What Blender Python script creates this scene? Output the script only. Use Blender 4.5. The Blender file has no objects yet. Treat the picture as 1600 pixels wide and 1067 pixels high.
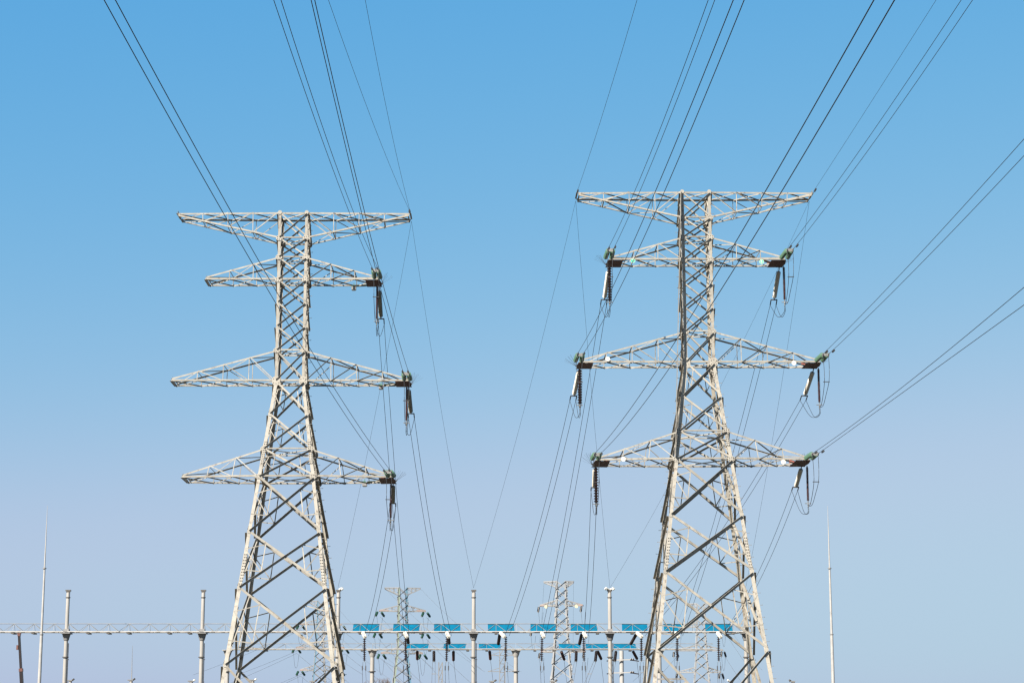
import bpy, math, random
from mathutils import Vector, Matrix
random.seed(7)
V = Vector
C = bpy.context.scene.collection
R = math.radians

# ------------------------------------------------------------------ camera model
F = 3250.0                                   # focal length in photo pixels (1600 wide)
PITCH = math.atan(680 / F)
SP, CP = math.sin(PITCH), math.cos(PITCH)
EYE = 1.6
def at(px, py, Y):
    """point that stands at depth Y (metres north of the camera) seen at photo pixel px, py"""
    u = (px - 800) / F; v = (533.5 - py) / F; d = CP - v * SP
    return V((Y * u / d, Y, EYE + Y * (SP + v * CP) / d))

cam = bpy.data.cameras.new('camera'); co = bpy.data.objects.new('camera', cam); C.objects.link(co)
co.location = (0, 0, EYE); co.rotation_euler = (math.pi / 2 + PITCH, 0, 0)
cam.sensor_width = 36; cam.lens = F / 1600 * 36; cam.clip_start = 0.5; cam.clip_end = 20000
sc = bpy.context.scene; sc.camera = co

# ------------------------------------------------------------------ materials
def principled(name, col, rough=0.6, metal=0.0):
    m = bpy.data.materials.new(name); m.use_nodes = True
    b = m.node_tree.nodes['Principled BSDF']
    b.inputs['Base Color'].default_value = (*col, 1); b.inputs['Roughness'].default_value = rough
    b.inputs['Metallic'].default_value = metal
    return m, m.node_tree, b
def noisy(name, c1, c2, scale=3.0, rough=0.6, metal=0.0, lo=0.4, hi=0.62, c3=None, scale3=0.9, lo3=0.6, hi3=0.72, stretch=(1, 1, 1), bump=0.0, vary=0.0):
    c1, c2 = [tuple(x * .70 for x in c) for c in (c1, c2)]
    c3 = c3 and tuple(x * .7 for x in c3)
    m, t, b = principled(name, c1, rough, metal)
    N = t.nodes; L = t.links
    tc = N.new('ShaderNodeTexCoord'); mp = N.new('ShaderNodeMapping'); mp.inputs['Scale'].default_value = stretch
    L.new(tc.outputs['Object'], mp.inputs['Vector'])
    nz = N.new('ShaderNodeTexNoise'); nz.inputs['Scale'].default_value = scale; nz.inputs['Detail'].default_value = 6
    L.new(mp.outputs['Vector'], nz.inputs['Vector'])
    cr = N.new('ShaderNodeValToRGB'); cr.color_ramp.elements[0].position = lo; cr.color_ramp.elements[1].position = hi
    cr.color_ramp.elements[0].color = (*c1, 1); cr.color_ramp.elements[1].color = (*c2, 1)
    L.new(nz.outputs['Fac'], cr.inputs['Fac'])
    out = cr.outputs['Color']
    if c3:
        n3 = N.new('ShaderNodeTexNoise'); n3.inputs['Scale'].default_value = scale3; n3.inputs['Detail'].default_value = 8
        n3.inputs['Roughness'].default_value = 0.7
        L.new(mp.outputs['Vector'], n3.inputs['Vector'])
        c = N.new('ShaderNodeValToRGB'); c.color_ramp.elements[0].position = lo3; c.color_ramp.elements[1].position = hi3
        L.new(n3.outputs['Fac'], c.inputs['Fac'])
        mx = N.new('ShaderNodeMixRGB'); mx.inputs['Color2'].default_value = (*c3, 1)
        L.new(c.outputs['Color'], mx.inputs['Fac']); L.new(out, mx.inputs['Color1']); out = mx.outputs['Color']
    if vary:
        ge = N.new('ShaderNodeNewGeometry'); vr = N.new('ShaderNodeMapRange'); vr.inputs['To Min'].default_value = 1 - vary; vr.inputs['To Max'].default_value = 1.06
        L.new(ge.outputs['Random Per Island'], vr.inputs['Value'])
        vm = N.new('ShaderNodeMixRGB'); vm.blend_type = 'MULTIPLY'; vm.inputs['Fac'].default_value = 1
        L.new(out, vm.inputs['Color1']); L.new(vr.outputs['Result'], vm.inputs['Color2']); out = vm.outputs['Color']
    L.new(out, b.inputs['Base Color'])
    if bump:
        bp = N.new('ShaderNodeBump'); bp.inputs['Strength'].default_value = bump
        L.new(nz.outputs['Fac'], bp.inputs['Height']); L.new(bp.outputs['Normal'], b.inputs['Normal'])
    return m
M = {}
M['steel'] = noisy('weathered_pale_steel', (.455, .415, .345), (.35, .32, .265), 1.6, .6, 0, .38, .66, (.18, .125, .085), 3.4, .54, .69, vary=.32)
M['steel_lo'] = noisy('weathered_cream_steel', (.66, .61, .51), (.53, .49, .41), 1.2, .62, 0, .38, .66, (.30, .24, .17), 2.1, .62, .74)
M['plate'] = noisy('cream_plate', (.46, .42, .35), (.37, .335, .28), 3, .6, 0, .4, .65, (.34, .27, .2), 4, .6, .75)
M['bolt'] = noisy('dark_bolt', (.10, .09, .08), (.16, .14, .12), 9, .6, .3)
M['red'] = noisy('shaded_red_paint', (.09, .022, .016), (.06, .015, .011), 5, .6)  # tip plate red, with the shade of its underside put into the colour
M['redlit'] = noisy('sunlit_red_paint', (.42, .13, .10), (.36, .12, .09), 5, .6)  # same tip red, with sunlight on the upper side put into the colour
M['glass'] = noisy('green_glass', (.09, .19, .12), (.13, .24, .15), 6, .25)
M['glassd'] = noisy('dark_green_glass', (.03, .10, .07), (.045, .13, .085), 6, .25)
M['brown'] = noisy('brown_porcelain', (.020, .011, .010), (.03, .014, .011), 6, .25)
M['redbrown'] = noisy('red_brown_polymer', (.085, .026, .02), (.065, .02, .016), 6, .5)
M['white'] = noisy('pale_porcelain', (.56, .49, .37), (.62, .56, .45), 5, .4)
M['khaki'] = noisy('dusty_khaki_porcelain', (.24, .205, .13), (.32, .28, .2), 5, .4)
M['black'] = noisy('black_porcelain', (.018, .012, .012), (.03, .02, .018), 6, .3)
M['wire'] = noisy('dull_aluminium_wire', (.030, .034, .040), (.045, .05, .055), 4, .6)
M['wirefar'] = noisy('grey_wire', (.07, .075, .08), (.09, .09, .1), 4, .6)
M['fit'] = noisy('galvanized_fitting', (.30, .29, .27), (.22, .21, .2), 8, .5, .3)
M['fitdark'] = noisy('dark_fitting', (.035, .035, .04), (.06, .06, .06), 8, .5, .2)
M['signg'] = noisy('green_enamel', (.02, .52, .32), (.03, .56, .36), 4, .4)
M['signw'] = noisy('white_enamel', (.84, .80, .70), (.80, .76, .66), 4, .45)
M['signy'] = noisy('pale_yellow_enamel', (.82, .76, .42), (.78, .72, .4), 4, .45)
M['post'] = noisy('pale_painted_pipe', (.45, .42, .38), (.36, .335, .30), 1.5, .55, 0, .4, .66, (.30, .26, .22), 1.8, .62, .76, (1, 1, .25))
M['mast'] = noisy('white_lightning_mast', (.48, .46, .43), (.42, .40, .375), 2, .5)
M['beam'] = noisy('pale_beam_steel', (.46, .435, .40), (.36, .34, .305), 2.2, .6, 0, .4, .66, (.26, .19, .15), 1.4, .6, .7)
M['thin'] = noisy('grey_truss_rod', (.20, .195, .19), (.27, .26, .25), 2, .6)
M['beam2'] = noisy('truss_lacing_steel', (.33, .32, .30), (.25, .24, .22), 2, .6)
M['blue'] = noisy('blue_netting', (.0005, .12, .215), (.001, .148, .26), 1.3, .9, 0, .35, .7, (.0005, .085, .16), 5, .5, .7, bump=.25)
M['blue'].node_tree.nodes['Principled BSDF'].inputs['Specular IOR Level'].default_value = .1
M['greent'] = noisy('pale_green_paint', (.30, .35, .27), (.25, .30, .23), .8, .6, 0, .4, .66, (.2, .22, .15), 2, .6, .7)
M['bluet'] = noisy('hazed_blue_paint', (.10, .22, .31), (.13, .25, .33), .8, .6, 0, .4, .66, (.2, .25, .3), 2, .6, .7)  # blue leg paint, greyed and lightened to stand in for distance haze
M['greyt'] = noisy('grey_far_steel', (.26, .255, .25), (.2, .195, .19), .9, .6, 0, .4, .66, (.25, .2, .16), 2, .6, .7)
M['whitet'] = noisy('white_far_steel', (.33, .325, .32), (.26, .258, .25), .9, .6)  # white steel toned down, so haze on far towers is in the colour
M['pinkt'] = noisy('faded_red_paint', (.38, .27, .24), (.33, .27, .24), 1.1, .6)
M['crane'] = noisy('maroon_crane_paint', (.012, .006, .007), (.018, .008, .008), 2, .4)
M['craneo'] = noisy('rust_orange_paint', (.17, .06, .04), (.13, .05, .04), 3, .5)
M['bark'] = noisy('grey_brown_bark', (.16, .11, .09), (.2, .15, .12), 5, .9)

# ------------------------------------------------------------------ mesh builder
class MB:
    def __init__(s): s.v = []; s.f = []; s.second = None; s.cut = 0
    def then(s, m): s.second = m; s.cut = len(s.f)
    def add(s, vs, fs):
        o = len(s.v); s.v += [tuple(x) for x in vs]; s.f += [tuple(i + o for i in f) for f in fs]
    def prism(s, p, q, prof, a, b):
        n = len(prof)
        vs = [p + a * x + b * y for x, y in prof] + [q + a * x + b * y for x, y in prof]
        s.add(vs, [(i, (i + 1) % n, n + (i + 1) % n, n + i) for i in range(n)])
        return vs
    def L(s, p, q, ah, bh, w, t=.012, w2=None):
        p, q = V(p), V(q); d = (q - p).normalized()
        a = V(ah) - d * d.dot(V(ah)); a.normalize()
        b = d.cross(a)
        if b.dot(V(bh)) < 0: b = -b
        w2 = w2 or w
        prof = [(0, 0), (w, 0), (w, t), (t, t), (t, w2), (0, w2)]
        o = len(s.v); s.prism(p, q, prof, a, b)
        for k in (0, 6):
            s.f += [(o + k, o + k + 1, o + k + 2, o + k + 3), (o + k, o + k + 3, o + k + 4, o + k + 5)]
    def bar(s, p, q, w, h=None, up=(0, 0, 1)):
        p, q = V(p), V(q); h = h or w; d = (q - p).normalized()
        b = V(up) - d * d.dot(V(up))
        if b.length < 1e-3: b = V((0, 1, 0)) - d * d.y
        b.normalize(); a = d.cross(b)
        o = len(s.v); s.prism(p, q, [(-w / 2, -h / 2), (w / 2, -h / 2), (w / 2, h / 2), (-w / 2, h / 2)], a, b)
        s.f += [(o, o + 1, o + 2, o + 3), (o + 4, o + 5, o + 6, o + 7)]
    def tube(s, pts, r, n=8, cap=True):
        pts = [V(p) for p in pts]; o = len(s.v); N = len(pts)
        rs = r if isinstance(r, (list, tuple)) else [r] * N
        for i, p in enumerate(pts):
            d = (pts[min(i + 1, N - 1)] - pts[max(i - 1, 0)]).normalized()
            a = d.cross(V((0, 0, 1)));
            if a.length < 1e-3: a = V((1, 0, 0))
            a.normalize(); b = d.cross(a)
            for k in range(n):
                t = 2 * math.pi * k / n
                s.v.append(tuple(p + (a * math.cos(t) + b * math.sin(t)) * rs[i]))
        for i in range(N - 1):
            for k in range(n):
                s.f.append((o + i * n + k, o + i * n + (k + 1) % n, o + (i + 1) * n + (k + 1) % n, o + (i + 1) * n + k))
        if cap:
            for k0 in (o, o + (N - 1) * n):          # caps keep their own corners so that the sides shade smoothly
                c0 = len(s.v); s.v += s.v[k0:k0 + n]; s.f.append(tuple(c0 + k for k in range(n)))
    def lathe(s, prof, n=14, axis=(0, 0, -1), o=(0, 0, 0)):
        """prof: (distance along axis, radius)"""
        d = V(axis).normalized(); o = V(o)
        a = d.cross(V((0, 1, 0)));
        if a.length < 1e-3: a = V((1, 0, 0))
        a.normalize(); b = d.cross(a); k0 = len(s.v)
        for h, r in prof:
            for k in range(n):
                t = 2 * math.pi * k / n
                s.v.append(tuple(o + d * h + (a * math.cos(t) + b * math.sin(t)) * max(r, 1e-4)))
        for i in range(len(prof) - 1):
            for k in range(n):
                s.f.append((k0 + i * n + k, k0 + i * n + (k + 1) % n, k0 + (i + 1) * n + (k + 1) % n, k0 + (i + 1) * n + k))
    def plate(s, poly, th, n):
        n = V(n).normalized() * th; poly = [V(p) for p in poly]; k = len(poly); o = len(s.v)
        s.v += [tuple(p) for p in poly] + [tuple(p + n) for p in poly]
        s.f += [tuple(o + i for i in range(k)), tuple(o + k + i for i in range(k))]
        s.f += [(o + i, o + (i + 1) % k, o + k + (i + 1) % k, o + k + i) for i in range(k)]
    def box(s, c, sx, sy, sz):
        c = V(c); s.bar(c - V((0, 0, sz / 2)), c + V((0, 0, sz / 2)), sx, sy, (0, 1, 0))
    def build(s, name, m, parent=None, smooth=False):
        me = bpy.data.meshes.new(name); me.from_pydata(s.v, [], s.f); me.materials.append(m)
        if s.second:
            me.materials.append(s.second)
            for i in range(s.cut, len(s.f)): me.polygons[i].material_index = 1
        import bmesh
        bm = bmesh.new(); bm.from_mesh(me); bmesh.ops.recalc_face_normals(bm, faces=bm.faces); bm.to_mesh(me); bm.free()
        if smooth:
            for p in me.polygons: p.use_smooth = True
        o = bpy.data.objects.new(name, me); C.objects.link(o)
        if parent: o.parent = parent
        return o
def tag(o, label=None, cat=None, group=None, kind=None):
    if label: o['label'] = label
    if cat: o['category'] = cat
    if group: o['group'] = group
    if kind: o['kind'] = kind
    return o
def empty(name, loc=(0, 0, 0), rz=0):
    o = bpy.data.objects.new(name, None); C.objects.link(o); o.location = loc; o.rotation_euler = (0, 0, rz)
    o.empty_display_size = .3
    return o
def copy_tree(o, parent=None):
    c = o.copy(); C.objects.link(c); c.parent = parent
    for ch in list(o.children): copy_tree(ch, c)
    return c
def lerp(a, b, t): return V(a) * (1 - t) + V(b) * t
def spline(pts, n=8):
    pts = [V(p) for p in pts]; P = [pts[0] * 2 - pts[1]] + pts + [pts[-1] * 2 - pts[-2]]; out = []
    for i in range(1, len(P) - 2):
        for k in range(n):
            t = k / n; p0, p1, p2, p3 = P[i - 1:i + 3]
            out.append(.5 * ((2 * p1) + (p2 - p0) * t + (2 * p0 - 5 * p1 + 4 * p2 - p3) * t * t + (-p0 + 3 * p1 - 3 * p2 + p3) * t ** 3))
    return out + [pts[-1]]

# ------------------------------------------------------------------ world, sun
SUN_AZ, SUN_EL = R(-36), R(40)           # azimuth measured from straight behind the camera towards its left, elevation
sund = V((math.sin(SUN_AZ) * math.cos(SUN_EL), -math.cos(SUN_AZ) * math.cos(SUN_EL), math.sin(SUN_EL)))
w = bpy.data.worlds.new('World'); sc.world = w; w.use_nodes = True
nt = w.node_tree; bg = nt.nodes['Background']
sky = nt.nodes.new('ShaderNodeTexSky'); sky.sky_type = 'NISHITA'; sky.sun_disc = False
sky.sun_elevation = SUN_EL; sky.sun_rotation = math.atan2(sund.x, sund.y)
sky.altitude = 50; sky.air_density = 1.3; sky.dust_density = 1.4; sky.ozone_density = 7.0
EXPO = 1.3; STR = .1
sep = nt.nodes.new('ShaderNodeSeparateColor'); com = nt.nodes.new('ShaderNodeCombineColor')
nt.links.new(sky.outputs['Color'], sep.inputs['Color'])
for ch, gm, off in (('Red', 1.7, 1.459), ('Green', .60, -.030), ('Blue', .11, -.205)):     # grade of the sky: response per channel
    pw = nt.nodes.new('ShaderNodeMath'); pw.operation = 'POWER'; pw.inputs[1].default_value = gm
    ml = nt.nodes.new('ShaderNodeMath'); ml.operation = 'MULTIPLY'; ml.inputs[1].default_value = math.exp(off) * STR ** gm / STR * 2 ** -EXPO
    mn = nt.nodes.new('ShaderNodeMath'); mn.operation = 'SMOOTH_MIN'; mn.inputs[2].default_value = .13 / STR * 2 ** -EXPO; mn.inputs[1].default_value = {'Red': .455, 'Green': .632, 'Blue': .87}[ch] / STR * 2 ** -EXPO
    nt.links.new(sep.outputs[ch], pw.inputs[0]); nt.links.new(pw.outputs[0], ml.inputs[0]); nt.links.new(ml.outputs[0], mn.inputs[0]); nt.links.new(mn.outputs[0], com.inputs[ch])
nt.links.new(com.outputs['Color'], bg.inputs['Color'])
bg.inputs['Strength'].default_value = STR
sl = bpy.data.lights.new('sun', 'SUN'); sl.energy = 5.0; sl.angle = R(.53); sl.color = (1, .94, .85)
so = bpy.data.objects.new('sun', sl); C.objects.link(so); so.rotation_euler = sund.to_track_quat('Z', 'Y').to_euler()
sc.view_settings.view_transform = 'Standard'; sc.view_settings.look = 'None'; sc.view_settings.exposure = EXPO; sc.view_settings.gamma = 1
try: sc.cycles.filter_width = 1.4
except Exception: pass

# ------------------------------------------------------------------ ground
g = MB(); n = 40; S = 6000
for j in range(n + 1):
    for i in range(n + 1):
        x = -S + 2 * S * i / n; y = -1500 + 2 * S * j / n
        g.v.append((x, y, 0))
g.f = [(j * (n + 1) + i, j * (n + 1) + i + 1, (j + 1) * (n + 1) + i + 1, (j + 1) * (n + 1) + i) for j in range(n) for i in range(n)]
M['ground'] = noisy('dry_winter_field', (.085, .07, .045), (.06, .055, .035), .08, .95, 0, .35, .65, (.11, .09, .06), .6, .45, .7)
tag(g.build('ground', M['ground']), kind='structure')

# ------------------------------------------------------------------ near transmission towers
DZ = [0, 1.95, 3.42, 5.11, 6.84, 8.62, 10.43, 12.7, 15.2, 17.8, 19.84, 23.85, 27.86, 33.3]
def hwf(d): return 1.09 if d <= 12.7 else 1.09 + .1338 * (d - 12.7)
ARMS = {'top': (0, 1.95, 8.6, 4, .85), 'second': (5.11, 3.42, 6.35, 3, 1.1), 'third': (12.7, 10.43, 8.62, 4, 1.1), 'lowest': (19.84, 17.8, 7.55, 3, 1.5)}

class Tower: pass
def near_tower(name, label, loc, ztop, yaw, phase_sides, shadedleg, lean=0.0):
    T = Tower(); root = empty(name, loc, yaw); root.rotation_euler = (0, lean, yaw); T.root = root; T.ztop = ztop
    tag(root, label, 'transmission tower', 'near transmission towers')
    T.mat = Matrix.Translation(V(loc)) @ Matrix.Rotation(yaw, 4, 'Z') @ Matrix.Rotation(lean, 4, 'Y')
    T.w = lambda p: T.mat @ V(p)
    D = DZ + [ztop]
    def node(d, sx, sy): h = hwf(d); return V((sx * h, sy * h, ztop - d))
    # legs
    for sx in (-1, 1):
        for sy in (-1, 1):
            mb = MB()
            for d0, d1, wd in ((0, 12.7, .205), (12.7, 27.2, .235), (27.2, ztop, .26)):
                mb.L(node(d0, sx, sy), node(d1, sx, sy), (-sx, 0, 0), (0, -sy, 0), wd, .022)
            if shadedleg and sx < 0 and sy < 0:
                # outward fin added to shade the upper leg, shaped like a second angle
                mb.bar(node(-.05, sx, sy) + V((-.012, -.19, 0)), node(19.7, sx, sy) + V((-.012, -.19, 0)), .022, .38, (0, 1, 0))
            mb.then(M['fit'])
            if sx > 0 or (shadedleg and sy > 0):
                st = mb; d = .4; k = 0
                while d < ztop - 3:
                    p = node(d, sx, sy)
                    if k % 2: st.bar(p, p + V((sx * .2, 0, 0)), .026)
                    else: st.bar(p + V((0, -.01 * sy, 0)), p + V((sx * .03, sy * .2, 0)), .026)
                    if k % 2: st.bar(p + V((sx * .19, 0, -.02)), p + V((sx * .19, 0, .035)), .03)
                    d += .42; k += 1
            leg = mb.build('leg', M['steel'], root)
            if sy < 0:
                for d0, d1 in ((25.4, 27.7), (17.2, 18.9)):
                    sp = MB()
                    p0, p1 = node(d0, sx, sy), node(d1, sx, sy)
                    off = V((-sx * .15, -.022, 0))
                    sp.bar(p0 + off, p1 + off, .22, .018, (0, 1, 0))
                    N = 11; sp.then(M['bolt'])
                    for k in range(N):
                        c = lerp(p0, p1, (k + .5) / N)
                        for ex in (.09, .21):
                            q = c + V((-sx * ex, -.036, 0)); sp.bar(q, q + V((0, -.03, 0)), .055, .055)
                    sp.build('splice_plate', M['plate'], leg)
    # braced faces
    for fi, (nv, rv) in enumerate((((0, -1, 0), (1, 0, 0)), ((0, 1, 0), (1, 0, 0)), ((-1, 0, 0), (0, 1, 0)), ((1, 0, 0), (0, 1, 0)))):
        nv, rv = V(nv), V(rv)
        def P(d, s):
            h = hwf(d); return nv * h + rv * (s * h) + V((0, 0, ztop - d))
        mb = MB()
        for i in range(len(D) - 1):
            d0, d1 = D[i], D[i + 1]
            low = d0 >= 12.7
            wd = .16 if d0 >= 19 else (.13 if low else .105)
            A0, A1, B0, B1 = P(d0, -1), P(d1, 1), P(d0, 1), P(d1, -1)
            ins = .12
            ea = (A1 - A0).normalized() * ins; eb = (B1 - B0).normalized() * ins
            up, dn = V((0, 0, 1)), V((0, 0, -1))
            if fi == 1:
                mb.L(A0 + ea + nv * .045, A1 - ea + nv * .045, up, nv, wd)
                mb.L(B0 + eb + nv * .020, B1 - eb + nv * .020, dn, -nv, wd)
            elif fi > 1:
                mb.L(B0 + eb + nv * .016, B1 - eb + nv * .016, up, -nv, wd)
                mb.L(A0 + ea + nv * .034, A1 - ea + nv * .034, dn, nv, wd)
            else:
                mb.L(A0 + ea + nv * .016, A1 - ea + nv * .016, up, -nv, wd)
                mb.L(B0 + eb + nv * .034, B1 - eb + nv * .034, dn, nv, wd)
            if low:
                # where the two diagonals cross
                wt = hwf(d0) / (hwf(d0) + hwf(d1)); X = lerp(A0, A1, wt)
                rw = .07 if d0 >= 19 else .058
                for s in (-1, 1):
                    a, b = P(d0, s), P(d1, s)
                    q1, q2 = lerp(a, X, .5), lerp(b, X, .5)
                    l1, l2 = lerp(a, b, .31), lerp(a, b, .69)
                    o = nv * .004
                    mb.L(q1 + o, l1 + o, dn, -nv, rw, .009); mb.L(q1 + o, q2 + o, rv, -nv, rw, .009)
                    mb.L(l1 + o, q2 + o, up, -nv, rw, .009)
                    if d0 >= 19: mb.L(l2 + o, q2 + o, up, -nv, rw, .009)
        for d in ((0, 1.95, 3.42, 5.11, 10.43, 12.7, 17.8, 19.84)):
            mb.L(P(d, -1) + nv * .006, P(d, 1) + nv * .006, (0, 0, -1 if d == 0 else 1), -nv, .13 if d in (0, 5.11, 12.7, 19.84) else .10)
        mb.build('face_bracing', M['steel'], root)
        if fi < 2:
            # gusset plates on front and rear face
            for d in (0, 1.95, 3.42, 5.11, 10.43, 12.7, 17.8, 19.84, 15.2, 23.85, 27.86, 33.3):
                big = d in (1.95, 3.42, 5.11, 10.43, 12.7, 17.8, 19.84)
                for s in (-1, 1):
                    c = P(d, s); gw, gh = (.24, .19) if big else (.14, .14)
                    if d == 12.7: gw, gh = .29, .34
                    cx = -s * .10
                    poly = [c + rv * (cx + x * gw) + V((0, 0, z * gh)) for x, z in ((-1, -.45), (-.5, -1), (.5, -1), (1, -.45), (1, .45), (.5, 1), (-.5, 1), (-1, .45))]
                    gm = MB(); gm.plate([p + nv * .040 for p in poly], .010, nv)
                    gm.then(M['bolt'])
                    if big and fi == 0:
                        for bx, bz in ((-.6, .4), (-.6, -.4), (0, .55), (0, -.55), (.6, .4), (.6, -.4)):
                            q = c + rv * (cx + bx * gw) + V((0, 0, bz * gh)) + nv * .05; gm.bar(q, q + nv * .025, .045, .045)
                    gm.build('gusset_plate', M['plate'], root)
    # plan bracing inside the body
    for d in (0, 1.95, 3.42, 5.11, 10.43, 12.7, 17.8, 19.84):
        mb = MB(); mb.L(node(d, -1, -1) + V((.1, .1, -.03)), node(d, 1, 1) + V((-.1, -.1, -.03)), (0, 0, 1), (1, -1, 0), .07, .009)
        mb.L(node(d, -1, 1) + V((.1, -.1, -.05)), node(d, 1, -1) + V((-.1, .1, -.05)), (0, 0, 1), (1, 1, 0), .07, .009)
        mb.build('plan_brace', M['steel'], root)
    # cross-arms
    T.tip = {}
    for nm, (df, dr, ln, nb, hty) in ARMS.items():
        top = nm == 'top'
        for sx in (-1, 1):
            mb = MB(); hf, hr = hwf(df), hwf(dr); zf, zr = ztop - df, ztop - dr
            tipz = zf - .22 if top else zf + .22
            fl, sl_ = {}, {}
            for sy in (-1, 1):
                for k in range(nb + 1):
                    t = k / nb
                    fl[sy, k] = lerp((sx * hf, sy * hf, zf), (sx * ln, sy * hty, zf), t)
                    sl_[sy, k] = lerp((sx * hr, sy * hr, zr), (sx * (ln - .05), sy * hty, tipz), t)
                o = V((0, sy * .008, 0)); inn = (0, -sy, 0)
                if top:
                    mb.L(fl[sy, 0] + o, fl[sy, nb] + o, (0, 0, -1), inn, .12, .014)
                    mb.L(sl_[sy, 0] + o, sl_[sy, nb] + o, (0, 0, 1), inn, .11, .012)
                else:
                    mb.L(fl[sy, 0] + o, fl[sy, nb] + o, (0, 0, 1), inn, .125, .014)
                    mb.L(sl_[sy, 0] + o, sl_[sy, nb] + o, (0, 0, -1), inn, .105, .012)
                for k in range(1, nb):
                    a, b = fl[sy, k], sl_[sy, k]; o2 = V((0, -sy * .012, 0))
                    mb.L(a + o2, b + o2, (sx, 0, 0), inn, .052, .007)
                for k in range(1, nb + 1):
                    a, b = fl[sy, k - 1], sl_[sy, k]; o2 = V((0, sy * .010, 0))
                    if k == nb: continue
                    if sx < 0: mb.L(a + o2, b + o2, (0, 0, 1), inn, .06, .007)
                    else: mb.L(a + o2, b + o2, (0, 0, -1), (0, sy, 0), .065, .007)
            for k in range(nb):
                zz = V((0, 0, .02 if not top else -.02))
                mb.L(fl[-1, k] + zz, fl[1, k + 1] + zz, (1, 0, 0), (0, 0, -1), .07, .008)
                mb.L(fl[1, k] + zz * 2, fl[-1, k + 1] + zz * 2, (1, 0, 0), (0, 0, -1), .07, .008)
                a, b = (-1, 1) if k % 2 else (1, -1)
                mb.L(sl_[a, k] - zz, sl_[b, k + 1] - zz, (1, 0, 0), (0, 0, -1), .065, .008)
                if k: mb.L(sl_[-1, k] - zz, sl_[1, k] - zz, (sx, 0, 0), (0, 0, -1), .06, .007)
            mb.L(fl[-1, nb], fl[1, nb], (sx, 0, 0), (0, 0, 1), .12, .012, .2)
            mb.L(sl_[-1, nb], sl_[1, nb], (-sx, 0, 0), (0, 0, 1), .08, .010)
            arm = mb.build('crossarm', M['steel'], root)
            for sy in (-1, 1):
                T.tip[nm, sx, sy] = T.w(fl[sy, nb] + V((sx * .06, sy * .02, 0)))
            if not top and sx in phase_sides:
                ep = MB(); x1, x0 = ln + .12, ln - .95
                y0 = hty + (hf - hty) * (.95 / (ln - hf))
                ep.plate([(sx * x0, -y0 + .03, zf - .03), (sx * x1, -hty * .95, zf - .03), (sx * (x1 + .1), 0, zf - .03), (sx * x1, hty * .95, zf - .03), (sx * x0, y0 - .03, zf - .03)], .02, (0, 0, -1))
                ep.build('end_plate', M['red'], arm)
                rp = MB(); rp.plate([(sx * (ln - .95), hty - .03, zf + .17), (sx * (ln - .1), hty - .03, zf + .17), (sx * (ln - .1), hty - .03, zf + .26), (sx * (ln - .95), hty - .03, zf + .46)], .012, (0, 1, 0))
                rp.build('phase_flag', M['redlit'], arm)
    return T

TL = near_tower('transmission_tower', 'pale lattice tower on the left that carries wires only on its right arms', (-16.2, 150, 0), 42.52, 0.0, (1,), False)
TR = near_tower('transmission_tower', 'right lattice tower, wired on both sides, with a shaded front upper leg', (13.66, 147.6, 0), 43.42, R(1.5), (-1, 1), True, R(-.36))

# ------------------------------------------------------------------ insulators (axis along local -Z, origin at the upper fitting)
def insulator(name, mat, length, pitch, rad, core, label, cat, group, nfit=.16, shed='disc', n=14):
    root = empty(name); tag(root, label, cat, group)
    mb = MB(); prof = [(nfit, .02), (nfit, core)]; h = nfit
    k = max(2, int((length - 2 * nfit) / pitch)); pitch = (length - 2 * nfit) / k
    for i in range(k):
        b = nfit + i * pitch
        if shed == 'disc': prof += [(b + pitch * .15, core), (b + pitch * .32, rad * .72), (b + pitch * .55, rad), (b + pitch * .68, rad * .98), (b + pitch * .72, core * 1.1), (b + pitch, core)]
        elif shed == 'glass': prof += [(b + pitch * .08, core), (b + pitch * .2, rad * .6), (b + pitch * .5, rad), (b + pitch * .72, rad), (b + pitch * .85, rad * .5), (b + pitch, core)]
        else: prof += [(b + pitch * .1, core), (b + pitch * .45, rad), (b + pitch * .6, rad), (b + pitch * .75, core), (b + pitch, core)]
    prof += [(length - nfit, core), (length - nfit, .02)]
    mb.lathe(prof, n); mb.build('shed_stack', mat, root, False)
    for h0, h1 in ((0, nfit + .02), (length - nfit - .02, length)):
        c = MB(); c.lathe([(h0, .0), (h0, .025), (h0 + (h1 - h0) * .4, .025), (h0 + (h1 - h0) * .45, .05), (h1, .05), (h1, 0)], 10)
        c.build('end_fitting', M['fit'], root)
    return root
def place(root, p, d):
    root.location = p; root.rotation_mode = 'QUATERNION'; root.rotation_quaternion = V(d).normalized().to_track_quat('-Z', 'Y')
PRO = {}
def spawn(key, p, d, label, cat, group, *args, **kw):
    if key not in PRO:
        PRO[key] = insulator(args[0], *args[1:], label, cat, group, **kw); o = PRO[key]
    else:
        o = copy_tree(PRO[key]); tag(o, label, cat, group)
    place(o, p, d); return o

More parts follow.
